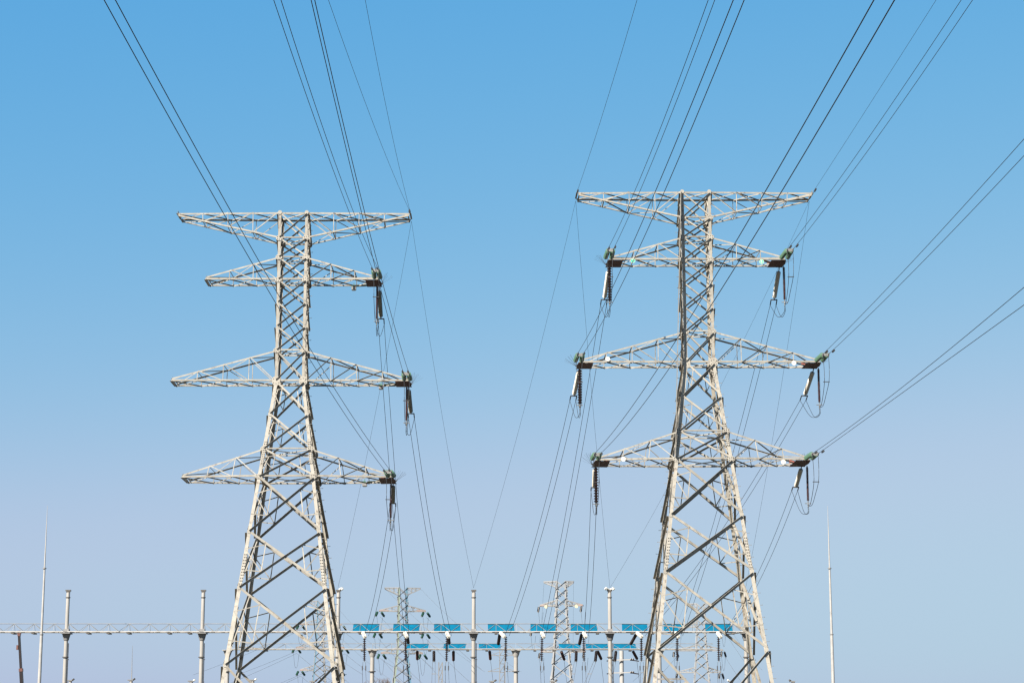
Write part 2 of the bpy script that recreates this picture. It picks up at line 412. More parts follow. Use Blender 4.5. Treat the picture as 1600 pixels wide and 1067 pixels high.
# ------------------------------------------------------------------ conductors
def damper(parent, p, d):
    d = V(d).normalized(); mb = MB()
    c = V(p) + V((0, 0, -.10))
    mb.tube([c - d * .26, c + d * .26], .012, 6)
    mb.tube([c - d * .34, c - d * .10], .068, 8); mb.tube([c + d * .10, c + d * .34], .068, 8)
    mb.bar(V(p) + V((0, 0, .03)), c, .05)
    mb.build('vibration_damper', M['fitdark'], parent)
def line_wire(start, mid, exit_, heading, r, label, cat, group, damp=(1.2,), mat='wire', end_y=-40):
    """a sagging wire that leaves the tower at `start` towards the camera: it hangs in the vertical plane of the line's
    heading (dx per metre); its sag follows from where the photo shows it at mid and exit"""
    S0 = V(start)
    def hit(px, py):
        u = (px - 800) / F; v = (533.5 - py) / F; dd = CP - v * SP; kx = u / dd; kz = (SP + v * CP) / dd
        Y = (S0.x + heading * S0.y) / (kx + heading)      # X = S0.x + heading*(S0.y - Y)
        return Y, EYE + kz * Y
    y1, z1 = hit(*mid); y2, z2 = hit(*exit_)
    t1, t2 = S0.y - y1, S0.y - y2
    # z = z0 + b t + c t^2
    a1, a2 = (z1 - S0.z) / t1, (z2 - S0.z) / t2
    c = (a2 - a1) / (t2 - t1); c = min(max(c, 0.0), .0016); b = a2 - c * t2
    n = 60; pts = []
    for i in range(n + 1):
        t = (S0.y - end_y) * (i / n) ** 1.1
        pts.append(V((S0.x + heading * t, S0.y - t, S0.z + b * t + c * t * t)))
    mb = MB(); mb.tube(pts, r, 6); o = mb.build('conductor' if cat == 'power line' else 'ground_wire', M[mat], None, True)
    tag(o, label, cat, group)
    d = V((heading, -1, b)).normalized()
    for q in damp: damper(o, S0 + d * q, d)
    return o, d, (b, c, y2, z2)
def sag_wire(p, q, sag, r, name, label, cat, group, mat='wire', n=24):
    p, q = V(p), V(q); pts = []
    for i in range(n + 1):
        t = i / n; x = lerp(p, q, t); x.z -= 4 * sag * t * (1 - t); pts.append(x)
    mb = MB(); mb.tube(pts, r, 6); o = mb.build(name, M[mat], None, True); tag(o, label, cat, group); return o

GY = 190.0
BEAMZ = at(740, 987, GY).z
HEAD = .015
PH = [  # tower, arm, side, (mid, exit) for each of the two sub-conductors, gantry px, coarse brown string?
 (TL, 'left', 'second', 1, ((486, 170), (427.5, 0)), ((494.3, 170), (438.9, 0)), 633),
 (TL, 'left', 'third', 1, ((523.5, 160), (486, 0)), ((528.5, 160), (491.6, 0)), 699),
 (TL, 'left', 'lowest', 1, ((330, 300), (162.4, 0)), ((343.7, 300), (180, 0)), 569),
 (TR, 'right', 'second', -1, ((1046.5, 163), (1106.8, 0)), ((1055.2, 163), (1117, 0)), 846),
 (TR, 'right', 'third', -1, ((1023.7, 300), (1146, 0)), ((1038, 300), (1163, 0)), 789),
 (TR, 'right', 'lowest', -1, ((1182, 323), (1365.8, 0)), ((1207, 323), (1398, 0)), 913),
 (TR, 'right', 'second', 1, ((1390.5, 167), (1502.3, 0)), ((1405, 167), (1520, 0)), 1060),
 (TR, 'right', 'third', 1, ((1460, 372), (1600, 217.5)), ((1475, 375), (1600, 243.5)), 1001),
 (TR, 'right', 'lowest', 1, ((1440, 581), (1600, 449)), ((1450, 583), (1600, 476.5)), 1125),
]
SIDE = {-1: 'left', 1: 'right'}
for T, tn, an, sx, w1, w2, gpx in PH:
    where = f"{an} {SIDE[sx]} arm of the {tn} tower"
    fr, rr = T.tip[an, sx, -1], T.tip[an, sx, 1]
    # line side: two green glass strings pulled towards the camera
    HEAD = -.016 if (T is TL and an == 'lowest') else .015      # that pair swings out to the left of the others
    u = V((HEAD, -1, -.03)).normalized(); LEN = 2.55
    for k, ex in ((0, -.30), (1, .14)):
        spawn('glass', fr + V((ex - .02 * sx, -.12, .10)), u + V((.02 * (1 - 2 * k), 0, 0)), f"{('left', 'right')[k]} green glass string of the pair on the {where}", 'insulator', 'green glass tension insulator strings',
              'insulator_string', M['glass'], LEN, .145, .175, .06, shed='glass')
    yk = fr + u * (LEN + .15) + V((-.08, 0, .08))
    ends = []
    for k, (wm, we) in enumerate((w1, w2)):
        st = yk + V((-.2 + .4 * k, -.25, 0)); ends.append(st)
        o, d, info = line_wire(st, wm, we, HEAD, .0155, f"{('left', 'right')[k]} overhead wire of the pair from the {where}", 'power line', 'overhead conductors', (1.5 + .5 * k,))
    ykm = MB(); ykm.plate([yk + V((-.26, -.1, -.12)), yk + V((.26, -.1, -.12)), yk + V((.22, -.1, .10)), yk + V((-.22, -.1, .10))], .03, (0, -1, 0))
    for k in (0, 1):
        ykm.tube([yk + V((-.2 + .4 * k, -.1, 0)), ends[k] + V((0, -.35, -.01))], .035, 8)
    tag(ykm.build('yoke_plate', M['fit']), f"grey yoke plate joining green strings on the {where}", 'yoke plate', 'yoke plates')
    # station side: one pale string pulled down towards the gantry
    gp = at(gpx + 3, 993, GY - 2.4)
    hang = rr + V((-sx * .12, -.15, -.10))
    dd = (gp - hang).normalized(); dd = V((dd.x * (.5 if sx > 0 else .9), dd.y, dd.z - .12)).normalized()
    fine = sx > 0
    h0 = MB(); h0.bar(hang + V((0, 0, .12)), hang + dd * .25, .06); h0.bar(hang + V((-.25, 0, .06)), hang + V((.25, 0, .06)), .06)
    tag(h0.build('hanger_link', M['fitdark']), f"dark hanger link under the tip of the {where}", 'hanger', 'hanger links')
    wl = 2.75
    pale = 'khaki' if T is TL else 'white'
    spawn(pale, hang + dd * .22, dd, f"{'dusty' if T is TL else 'pale'} ribbed string slanting down behind the {where}", 'insulator', 'pale ribbed insulator strings',
          'insulator_string', M[pale], wl, .105, .165, .10, shed='fin')
    e = hang + dd * (wl + .3)
    ym = MB(); ym.bar(e + V((-.24, 0, 0)), e + V((.24, 0, 0)), .05, .08)
    for k in (0, 1): ym.tube([e + V((-.22 + .44 * k, 0, 0)), e + V((-.22 + .44 * k, 0, 0)) + dd * .5], .04, 8)
    tag(ym.build('yoke_plate', M['fitdark']), f"dark yoke bar below the slanting string of the {where}", 'yoke plate', 'lower yoke bars')
    for k in (0, 1):
        sag_wire(e + V((-.22 + .44 * k, 0, 0)) + dd * .45, gp + V((-.2 + .4 * k, 0, 0)), 1.15, .0165, 'conductor',
                 f"{('left', 'right')[k]} wire dropping to the gantry from the {where}", 'power line', 'conductors down to the gantry')
    # jumper support string, hanging straight down
    jp = fr * .45 + rr * .55 + V((-.20 if T is TL else (.06 if fine else .10), 0, -.16))
    if T is TR and not fine:
        spawn('coarse', jp, (0, 0, -1), f"dark brown ribbed string hanging under the {where}", 'insulator', 'hanging brown insulator strings',
              'insulator_string', M['brown'], 2.75, .19, .18, .085, nfit=.12)
    else:
        spawn('finebrown', jp, (0, 0, -1), f"slim red brown string hanging under the {where}", 'insulator', 'hanging brown insulator strings',
              'insulator_string', M['redbrown'], 2.65, .085, .105, .055, nfit=.12, shed='fin', n=10)
    jb = jp + V((0, 0, -2.85))
    cl = MB(); cl.tube([jb + V((-.22, 0, .12)), jb + V((.22, 0, .12))], .03, 6); cl.tube([jb + V((0, 0, .15)), jb + V((0, 0, -.12))], .045, 8)
    tag(cl.build('jumper_clamp', M['fit']), f"clamp under the brown string of the {where}", 'clamp', 'jumper clamps')
    for k in (0, 1):
        o = V((-.12 + .24 * k, 0, 0))
        p0 = ends[k] + V((0, .1, -.05))
        lo = lambda f, dz: V((*lerp(p0, jb, f).xy, jb.z + dz))
        pts = [p0, p0 + V((.05 * sx, .06, -.95)) - o * .15, p0 + V((.03 * sx, .12, -1.9)) - o * .35, lo(.30, .32) - o * .3, lo(.62, -.16), lo(.88, -.14) + o * .15, jb + o * .25,
               jb + V((0, .15, -.55)) + o * .3, lerp(jb, e, .5) + V((0, 0, -1.15)) + o, e + dd * .5 + V((-.22 + .44 * k, 0, -.05))]
        mb = MB(); mb.tube(spline(pts, 7), .018, 6)
        j = mb.build('jumper_cable', M['wire'], None, True)
        tag(j, f"{('left', 'right')[k]} looped jumper cable under the {where}", 'cable', 'jumper cables')
        if k == 0:
            c = p0 + V((.03 * sx, .12, -1.9)); sp = MB(); sp.bar(c + V((-.04, 0, 0)), c + V((.42, 0, 0)), .05)
            sp.build('spacer', M['fitdark'], j)
    # bird spikes on the tip
    bs = MB(); c = rr + V((sx * .1, -.3, .12)); bs.box(c, .12, .12, .06)
    for k in range(14):
        a = random.uniform(-1.1, 1.1); b_ = random.uniform(-.6, .6)
        bs.bar(c, c + V((math.sin(a) * .75 + sx * .2, b_, math.cos(a) * .8)), .007)
    tag(bs.build('bird_spikes', M['fitdark']), f"thin bird spikes on the {where}", 'bird spikes', 'bird spike fans')

# phase discs on the right tower's arms
def disc_sign(nm, an, sx, px, py, m, label, mark):
    y = T_fr(an, sx); p = at(px, py, y); mb = MB()
    df, dr, ln, nb, hty = ARMS[an]
    for _ in range(3):              # stand just proud of the front chord, which slants in towards the tip
        q = TR.mat.inverted() @ p; t = (abs(q.x) - hwf(df)) / (ln - hwf(df))
        p = at(px, py, (TR.mat @ V((q.x, -(hwf(df) + (hty - hwf(df)) * t) - .09, q.z))).y)
    root = empty(nm, p); tag(root, label, 'sign', 'round phase signs')
    mb.lathe([(0, 0), (0, .175), (.012, .175), (.012, 0)], 8 if mark is None else 24, axis=(0, -1, 0)); mb.build('sign_plate', m, root)
    bk = MB(); bk.bar((0, .06, .1), (0, .0, .1), .05); bk.build('bracket', M['fitdark'], root)
    if mark == 'ring':
        k = MB()
        for r0, r1 in ((.15, .17),): k.lathe([(.0125, r0), (.016, r0), (.016, r1), (.0125, r1)], 24, axis=(0, -1, 0))
        k.plate([(-.05, -.016, -.09), (.06, -.016, -.09), (.06, -.016, -.05), (-.05, -.016, -.05)], .003, (0, -1, 0))
        k.plate([(-.06, -.016, .05), (.05, -.016, .05), (.05, -.016, .10), (-.06, -.016, .10)], .003, (0, -1, 0))
        k.plate([(-.07, -.0165, -.05), (-.02, -.0165, -.05), (-.02, -.0165, .05), (-.07, -.0165, .05)], .003, (0, -1, 0))
        k.plate([(.03, -.0165, -.05), (.07, -.0165, -.05), (.07, -.0165, .0), (.03, -.0165, .0)], .003, (0, -1, 0))
        k.build('sign_lettering', M['signw'], root)
    elif mark == 'slash':
        k = MB()
        k.lathe([(.0125, .15), (.016, .15), (.016, .17), (.0125, .17)], 24, axis=(0, -1, 0))
        k.plate([(-.05, -.016, -.12), (.01, -.016, -.12), (.08, -.016, .11), (.02, -.016, .11)], .003, (0, -1, 0))
        k.plate([(-.06, -.0165, .07), (.03, -.0165, .07), (.03, -.0165, .115), (-.06, -.0165, .115)], .003, (0, -1, 0))
        k.build('sign_lettering', M['signw'], root)
def T_fr(an, sx): return TR.tip[an, sx, -1].y - .02
disc_sign('phase_sign', 'second', -1, 989, 407.5, M['signg'], 'green round sign with white slash on the second left arm of the right tower', 'slash')
disc_sign('phase_sign', 'second', 1, 1190, 409, M['signg'], 'green round sign with white figure on the second right arm of the right tower', 'ring')
disc_sign('phase_sign', 'third', -1, 949.5, 561, M['signw'], 'blank white eight sided plate on the third left arm of the right tower', None)
disc_sign('phase_sign', 'third', 1, 1240.5, 567, M['signw'], 'blank white eight sided plate on the third right arm of the right tower', None)
disc_sign('phase_sign', 'lowest', -1, 974, 717, M['signw'], 'blank white eight sided plate on the lowest left arm of the right tower', None)
disc_sign('phase_sign', 'lowest', 1, 1224, 721.5, M['signw'], 'blank white eight sided plate on the lowest right arm of the right tower', None)
# small boxes under the left tower's right arms
for an, px, py in (('second', 553, 451), ('third', 595.5, 605.5), ('lowest', 570, 757)):
    y = TL.tip[an, 1, 1].y; p = at(px, py, y)
    root = empty('monitor_box', p); tag(root, f"small grey box with green panel under the {an} right arm of the left tower", 'monitor box', 'monitor boxes on the left tower')
    b = MB(); b.box((0, -.05, 0), .34, .30, .22); b.build('housing', M['thin'], root)
    b = MB(); b.box((0, -.05, -.135), .24, .2, .05); b.build('lens', M['signw'], root)
    b = MB(); b.bar((0, -.05, .1), (0, -.05, .42), .05); b.box((-.05, -.05, .17), .26, .3, .12); b.build('bracket', M['glass'], root)
    b = MB(); b.plate([(.2, -.35, .20), (1.5, -.25, .28), (1.5, .0, .20), (.2, -.05, .12)], .015, (0, 0, 1)); b.build('solar_panel', M['greent'], root)

# ground wires
GW = [(TL, 'left', 1, -1, (570.5, 160), (513, 0), 90, 'left ground wire rising from the top right arm of the left tower'),
      (TL, 'left', 1, -1, (601.8, 160), (570.6, 0), 104, 'right ground wire rising from the top right arm of the left tower'),
      (TR, 'right', -1, -1, (947.5, 160), (995.5, 0), 92, 'thin ground wire rising from the top left arm of the right tower'),
      (TR, 'right', 1, -1, (1356.5, 167), (1463, 0), 104, 'thin ground wire rising from the top right arm of the right tower')]
for T, tn, sx, sy, mid, ex, Ye, lab in GW:
    p = T.tip['top', sx, sy] + V((0, 0, .05)); q = at(*ex, Ye)
    head = (q.x - p.x) / (p.y - q.y)
    line_wire(p, mid, ex, head, .011, lab, 'ground wire', 'ground wires overhead', (1.0,), 'wire')
POSTTOP = {}
def post_top(px): return at(px, 918, GY)
for T, sx, px, lab in ((TL, 1, 740, 'thin ground wire from the left tower down to the middle gantry post'), (TL, 1, 528, 'thin ground wire from the left tower down to the post beside its leg'),
                       (TR, -1, 740, 'thin ground wire from the right tower down to the middle gantry post'), (TR, -1, 953, 'thin ground wire from the top left arm down to the white capped post'),
                       (TR, 1, 953, 'thin ground wire from the top right arm down to the white capped post'), (TR, 1, 1165, 'thin ground wire from the top right arm to the post behind the tower')):
    p = T.tip['top', sx, 1] + V((0, 0, -.15)); q = post_top(px)
    sag_wire(p, q, 1.1, .009, 'ground_wire', lab, 'ground wire', 'ground wires down to the gantry')

# ------------------------------------------------------------------ substation gantries
def post_mesh(h, r0, r1, collars):
    mb = MB(); n = 16
    mb.tube([(0, 0, 0), (0, 0, h * .5), (0, 0, h)], [r0, (r0 + r1) / 2, r1], n)
    for z in collars: mb.tube([(0, 0, z - .04), (0, 0, z + .04)], r0 + .09, n)
    return mb
def truss(name, x0, x1, zb, h, depth, bay, root, rod=.028, chord=.056):
    """triangular truss: two bottom pipes, one top pipe, diagonals; local to root, along X"""
    mb = MB(); nb = max(2, round((x1 - x0) / bay)); bay = (x1 - x0) / nb
    for y in (-depth / 2, depth / 2): mb.tube([(x0, y, zb), (x1, y, zb)], chord, 10)
    mb.then(M['bolt'])
    for i in range(0, nb, 2):
        if random.random() < .75: mb.box((x0 + i * bay, 0, zb - .13), .28, depth + .1, .10)
    o = mb.build('beam', M['beam'], root)
    tp = MB(); tp.tube([(x0, 0, zb + h), (x1, 0, zb + h)], rod * 1.1, 8)
    tp.build('top_chord', M['thin'], o)
    dg = MB()
    for i in range(nb):
        a, c = x0 + i * bay, x0 + (i + 1) * bay
        for y in (-depth / 2, depth / 2):
            if i % 2: dg.bar((a, y, zb), (c, 0, zb + h), rod)
            else: dg.bar((a, 0, zb + h), (c, y, zb), rod)
            if i % 2 == 0: dg.bar((a, 0, zb + h), (a, y, zb), rod * .8)
        dg.bar((a, -depth / 2, zb), (c, depth / 2, zb), rod * .8)
    dg.build('lacing', M['beam2'], o)
    return o
def panel(beam, x0, x1, zb, h, depth, seed):
    rnd = random.Random(seed); mb = MB(); n, m_ = 16, 5
    j0, j1 = rnd.uniform(-.06, .06), rnd.uniform(-.10, .10)
    for j in range(m_ + 1):
        t = j / m_
        for i in range(n + 1):
            s = i / n; xx = x0 + j0 * (1 - t) + (x1 - x0 + (j1 - j0) * (1 - t)) * s
            y = -depth / 2 * (1 - t) * .93 + .05 + .03 * math.sin(s * 17 + seed) * math.sin(t * 3.1)
            mb.v.append((xx, y, zb + .07 + (h - .08) * t))
    f = [(j * (n + 1) + i, j * (n + 1) + i + 1, (j + 1) * (n + 1) + i + 1, (j + 1) * (n + 1) + i) for j in range(m_) for i in range(n)]
    o = len(mb.v); mb.v += [(x, y + .02, z) for x, y, z in mb.v]; mb.f = f + [tuple(k + o for k in q) for q in f]
    p = mb.build('blue_panel', M['blue'], beam, True)
    return p
def gx(px, Y, py=987): return at(px, py, Y).x

gz0 = BEAMZ; gh = at(740, 974, GY).z - BEAMZ
fg = empty('gantry', (0, GY, 0)); tag(fg, 'long pale front gantry with tall pipe posts and blue panels in its upper beam', 'gantry', 'substation gantries')
ptop = at(740, 921, GY).z
pxs = [-320, -108, 104, 316, 528, 740, 953, 1165]
for i, px in enumerate(pxs):
    x = gx(px, GY)
    mb = post_mesh(ptop - .25, .215, .165, [])
    pm = mb.build('post', M['post'], fg, True); pm.location = (x, 0, 0)
    cb = MB()
    for z in (gz0 - 2.25, gz0 - 4.6, gz0 - 7.2, ptop - .7): cb.tube([(0, 0, z - .04), (0, 0, z + .04)], .29 if z < gz0 else .215, 16)
    cb.build('flange_ring', M['bolt'], pm)
    br = MB(); br.box((0, 0, gz0 - .12), .84, 1.3, .09); br.tube([(0, 0, gz0 - .75), (0, 0, gz0 - .17)], [.23, .39], 12)
    br.box((0, 0, gz0 + .14), .5, .5, .26); br.build('beam_bracket', M['thin'], pm)
    cd = MB(); cd.tube([(.26, -.12, 0), (.25, -.12, gz0 - 1.0)], .035, 6)
    for z in (2, 4, 6, 8, 10, 12): cd.bar((.15, -.1, z), (.34, -.12, z), .06)
    cd.build('cable_conduit', M['fitdark'], pm)
    cp = MB(); cp.box((0, 0, ptop - .07), .46, .34, .12); cp.box((0, 0, ptop - .19), .30, .30, .14); cp.build('top_cap', M['bolt'], pm)
    if px in (953, 528):
        wf = MB()
        for s in ((-1, 1) if px == 953 else (1,)):
            wf.tube([(s * .08, -.1, ptop + .02), (s * .36, -.35, ptop + .13)], .095, 10); wf.tube([(s * .3, -.3, ptop - .02), (s * .44, -.4, ptop + .08)], .08, 10)
        wf.build('wire_clamp', M['signw'], pm)
BM = []
for a, b in zip(pxs[:-1], pxs[1:]):
    BM.append((a, b, truss('beam', gx(a, GY) + .2, gx(b, GY) - .2, gz0, gh, 1.1, .95, fg)))
def on_beam(beams, xc):
    for a, b, o in beams:
        if a <= xc <= b: return o
for k, (a, b) in enumerate(((551.8, 592), (614.5, 656), (678, 719), (762, 803), (829, 869), (892, 932), (972, 1012), (1037, 1070), (1102, 1144))):
    p = panel(on_beam(BM, (a + b) / 2), gx(a, GY - .3, 980), gx(b, GY - .3, 980), gz0, gh, 1.1, k + 3)
# rear gantry
RY = 211.0
rz0 = at(740, 1014, RY).z; rh = at(740, 1005, RY).z - rz0
rg = empty('gantry', (0, RY, 0)); tag(rg, 'lower rear gantry on flared pipe posts behind the front one, with its own blue panels', 'gantry', 'substation gantries')
rpx = [356, 582, 806, 1030, 1256]
for px in rpx[:-1]:
    x = gx(px, RY, 1014); mb = post_mesh(rz0 - .7, .235, .21, [])
    pm = mb.build('post', M['post'], rg, True); pm.location = (x, 0, 0)
    cb = MB()
    for z in (rz0 - 2.2, rz0 - 3.9, rz0 - 6.5): cb.tube([(0, 0, z - .04), (0, 0, z + .04)], .35, 16)
    cb.build('flange_ring', M['bolt'], pm)
    hd = MB(); hd.tube([(0, 0, rz0 - .75), (0, 0, rz0 - .12)], [.24, .46], 14); hd.box((0, 0, rz0 - .1), 1.0, 1.1, .07); hd.build('beam_bracket', M['beam'], pm)
BR = []
for a, b in zip(rpx[:-1], rpx[1:]):
    bb = b if b < 1200 else 1115
    BR.append((a, bb, truss('beam', gx(a, RY, 1014), gx(bb, RY, 1014) - .05, rz0, rh, 1.0, .95, rg, .024, .045)))
for k, (a, b) in enumerate(((636, 670), (693.5, 728), (748, 782), (873, 907), (915.5, 949.5), (959, 993))):
    panel(on_beam(BR, (a + b) / 2), gx(a, RY - .3, 1010), gx(b, RY - .3, 1010), rz0, rh, 1.0, k + 31)

# insulators on the front gantry
POS = ['first', 'second', 'third', 'fourth', 'fifth', 'sixth', 'seventh', 'eighth', 'ninth']
GI = [(567, 1, 569.5), (632.5, 1, 633.5), (698, 1, 698.5), (782, 4, 790.5), (846.5, 1, 847), (912, 1, 912), (995, 6, 1002), (1056, 2, 1058), (1121, 3, 1122.5)]
for i, (px, dx, bx) in enumerate(GI):
    p = at(px, 988, GY - .55); q = at(px + dx + 2.5, 995, GY - 2.6)
    spawn('gwhite', p, q - p, f"white string at the front of the gantry beam, {POS[i]} from the left", 'insulator', 'white strings on the front gantry',
          'insulator_string', M['signw'], 2.15, .12, .17, .11, shed='fin', n=12)
    t = at(bx, 992.5, GY - .4)
    spawn('gbrown', t, (random.uniform(-.02, .02), 0, -1), f"brown disc string hanging below the front gantry beam, {POS[i]} from the left", 'insulator', 'brown strings under the front gantry',
          'insulator_string', M['brown'], 2.35, .155, .15, .045, nfit=.1, n=12)
    # leads below the brown string
    bq = t + V((0, 0, -2.35))
    for k in (0, 1):
        lead = MB(); lead.tube([bq + V((-.1 + .25 * k, 0, .0)), bq + V((-.15 + .3 * k, 0, -.75)), bq + V((.1 + .42 * k, 1.0, -7.5))], .016, 6)
        lead.tube([bq + V((-.15 + .3 * k, 0, -.35)), bq + V((-.15 + .3 * k, 0, -.75))], .05, 6)
        tag(lead.build('down_lead', M['wirefar'], None, True), f"{('left', 'right')[k]} lead dropping from the gantry's {POS[i]} brown string", 'cable', 'leads below the front gantry')
for i, (px, py, qx, qy) in enumerate(((635.5, 989, 637.5, 1001), (700.5, 989, 701.5, 1002), (781, 990, 779, 1003), (909, 990, 906, 1003), (995, 989, 987, 1003))):
    p, q = at(px, py, GY + .55), at(qx, qy, GY + 2.2)
    spawn('gblack', p, q - p, f"black tension string behind the front gantry beam, {POS[i]} from the left", 'insulator', 'black strings behind the front gantry',
          'insulator_string', M['black'], 2.3, .12, .15, .10, shed='fin', n=12)
for i, (kind, px, qx, qy) in enumerate((('r', 652, 652, 1027), ('b', 678, 678, 1030), ('r', 708.5, 708.5, 1029), ('r', 765, 766, 1027), ('r', 876.5, 881, 1028), ('b', 900.5, 900, 1030),
                                        ('b', 932, 930.5, 1030), ('r', 933.5, 938.5, 1027), ('b', 962.5, 961, 1030), ('r', 988.5, 994.5, 1027))):
    sy = -1 if kind == 'b' else 1
    p = at(px, 1016, RY + sy * .5); q = at(qx, qy, RY + sy * 1.7)
    lab = f"{'black' if kind == 'b' else 'red brown'} string below the rear gantry beam, {(POS + ['tenth'])[i]} from the left"
    if kind == 'b':
        spawn('rblack', p, q - p, lab, 'insulator', 'strings under the rear gantry', 'insulator_string', M['black'], 1.9, .12, .15, .10, shed='fin', n=12)
        for k in (0, 1):
            e = at(qx, qy, RY - 1.7); s = {678: 0, 900.5: -1.3, 932: -2.6, 962.5: -1.6}[px]
            c = MB(); off = V((-.12 + .24 * k, 0, 0)); e2 = e + V((s, -2, -5.5))
            c.tube([e + off, lerp(e, e2, .5) + off * 1.5 + V((s * -.05, 0, -.1)), e2 + off * 1.5], .017, 6)
            o = c.build('twin_lead', M['wirefar'], None, True)
            tag(o, f"{('left', 'right')[k]} of two leads below the black string, {(POS + ['tenth'])[i]} string under the rear beam", 'cable', 'twin leads under the rear gantry')
            if k == 0:
                for t in (.25, .5, .75):
                    c2 = lerp(e, e2, t); sp = MB(); sp.bar(c2 + V((-.2, -.03, -.05)), c2 + V((.22, -.03, -.05)), .06); sp.build('spacer', M['thin'], o)
    else:
        spawn('rred', p, q - p, lab, 'insulator', 'strings under the rear gantry', 'insulator_string', M['redbrown'], 1.8, .12, .15, .10, shed='fin', n=12)
        e = at(qx, qy, RY + 1.7)
        c = MB(); c.tube([e, e + V((.3, .3, -2.5)), e + V((.9, .6, -6.5))], .016, 6)
        tag(c.build('down_lead', M['wirefar'], None, True), f"single lead below the red brown string, {(POS + ['tenth'])[i]} string under the rear beam", 'cable', 'leads under the rear gantry')

# ------------------------------------------------------------------ lightning masts and poles
def mast(px, ptopy, pbx, Y, r0, label):
    top = at(px, ptopy, Y); base = at(pbx, 1067, Y)
    x = (top.x + base.x) / 2; h = top.z
    root = empty('lightning_mast', (x, Y, 0)); tag(root, label, 'lightning mast', 'lightning masts')
    mb = MB(); mb.tube([(0, 0, 0), (0, 0, h * .55)], [r0, r0 * .72], 14); mb.tube([(0, 0, h * .55), (0, 0, h * .78)], [r0 * .58, r0 * .45], 12)
    mb.build('shaft', M['mast'], root, True)
    mb = MB(); mb.tube([(0, 0, h * .78), (0, 0, h * .9), (0, 0, h)], [r0 * .36, r0 * .22, .012], 10); mb.build('tip_rod', M['mast'], root, True)
    mb = MB()
    for f_ in (.55, .78): mb.tube([(0, 0, h * f_ - .05), (0, 0, h * f_ + .05)], r0 * .85, 12)
    mb.build('flange_ring', M['thin'], root)
mast(72.5, 790, 63, 182, .19, 'tall slim white lightning mast at the far left')
mast(1292, 790, 1303, 186, .19, 'tall slim white lightning mast to the right of the right tower')
# thin whip and equipment posts along the bottom edge
SX = [110, 205, 299, 395, 489, 769, 864, 1050, 1143, 1239]
for i, px in enumerate(SX):
    p = at(px, {110: 1061.5, 205: 1061, 299: 1062.5, 395: 1061}.get(px, 1063), 200)
    lab = ['grey equipment post under the crane side of the left bay', 'grey equipment post with a thin whip rod above it', 'grey equipment post just left of the second gantry post', "grey equipment post by the left tower's left leg",
           'grey equipment post between the legs of the left tower', 'grey equipment post right of the middle gantry post', 'grey equipment post before the white far tower', 'grey equipment post that carries a short bar', "grey equipment post by the right tower's right leg", 'grey equipment post out to the right of the right tower'][i]
    root = empty('equipment_post', (p.x, 200, 0)); tag(root, lab, 'equipment post', 'equipment posts along the bottom')
    mb = MB(); mb.tube([(0, 0, 0), (0, 0, p.z - .1)], [.2, .15], 12); mb.build('post_shaft', M['post'], root, True)
    mb = MB(); mb.box((-.06, 0, p.z - .06), .52, .4, .1); mb.build('top_cap', M['thin'], root)
    mb = MB(); s = -1 if px in (1050, 1143, 1239) else 1
    mb.tube([(s * .22, -.1, p.z - .02), (s * .38, -.2, p.z + .06)], .09, 8); mb.build('fixture', M['signw'] if px in (299, 395, 1050, 1143) else M['bolt'], root)
p = at(207, 1008, 203); q = at(205.5, 1067, 203); mb = MB(); mb.tube([(q.x, 203, 0), (q.x, 203, q.z), (p.x, 203, p.z)], [.10, .05, .012], 8)
tag(mb.build('whip_rod', M['thin'], None, True), 'thin distant whip rod standing between the first two gantry posts', 'lightning rod')
p, q = at(1023, 1060.5, 199), at(1072, 1060, 199); mb = MB(); mb.bar(p, q, .14, .16); o = mb.build('busbar', M['thin'])
tag(o, 'short grey bar lying across the post under the right tower', 'bar')
# disconnector pole
p = at(971, 1016, 216)
root = empty('switch_pole', (p.x, 216, 0)); tag(root, 'slim white pole with two level switch arms behind the white capped post', 'switch pole')
mb = MB(); mb.tube([(0, 0, 0), (0, 0, p.z)], [.26, .22], 14); mb.build('post_shaft', M['mast'], root, True)
for py in (1031, 1051):
    z = at(971, py, 216).z; mb = MB(); mb.bar((-.9, -.4, z), (1.05, -.4, z + .05), .10); arm = mb.build('switch_arm', M['mast'], root)
    mb = MB(); mb.bar((1.0, -.4, z), (1.75, -.5, z - .12), .10); mb.bar((-1.55, -.5, z - .1), (-.85, -.4, z), .10)
    for k in (0, 1): mb.lathe([(0, .0), (0, .1), (.1, .13), (.22, .07), (.22, 0)], 8, (0, 0, -1), (.95 + .2 * k, -.4, z + .16))
    mb.build('switch_contact', M['black'], arm)

# crane boom
p0 = at(29.5, 985, 230); p1 = at(34, 1067, 230)
d = (p0 - p1); base = p1 - d * (p1.z / d.z) * .93
root = empty('crane_boom', base); tag(root, 'dark maroon telescopic crane boom rising at the far left under the gantry beam', 'crane')
b0, b1 = p0 - base, V((0, 0, 0))
mb = MB(); mb.bar(b1, b0 * .74, .34, .4, (0, 1, 0)); mb.bar(b0 * .74, b0 * .97, .24, .3, (0, 1, 0)); mb.build('boom', M['crane'], root)
mb = MB(); mb.bar(b0 * .732, b0 * .752, .40, .46, (0, 1, 0)); mb.build('boom_collar', M['craneo'], root)
mb = MB(); mb.bar(b0 * .965, b0, .3, .34, (0, 1, 0)); mb.bar(b0 * .985 + V((-.24, 0, 0)), b0 * .985 + V((.24, 0, 0)), .22); mb.build('boom_head', M['craneo'], root)
mb = MB(); mb.box(b0 * .89 + V((-.24, -.1, 0)), .2, .2, .5); mb.build('hook_block', M['craneo'], root)
mb = MB(); mb.box(V((0, 0, .2)), 2.6, 2.6, 1.6); mb.box(V((0, 3, -.2)), 2.6, 7.5, .9); mb.build('turntable', M['crane'], root)

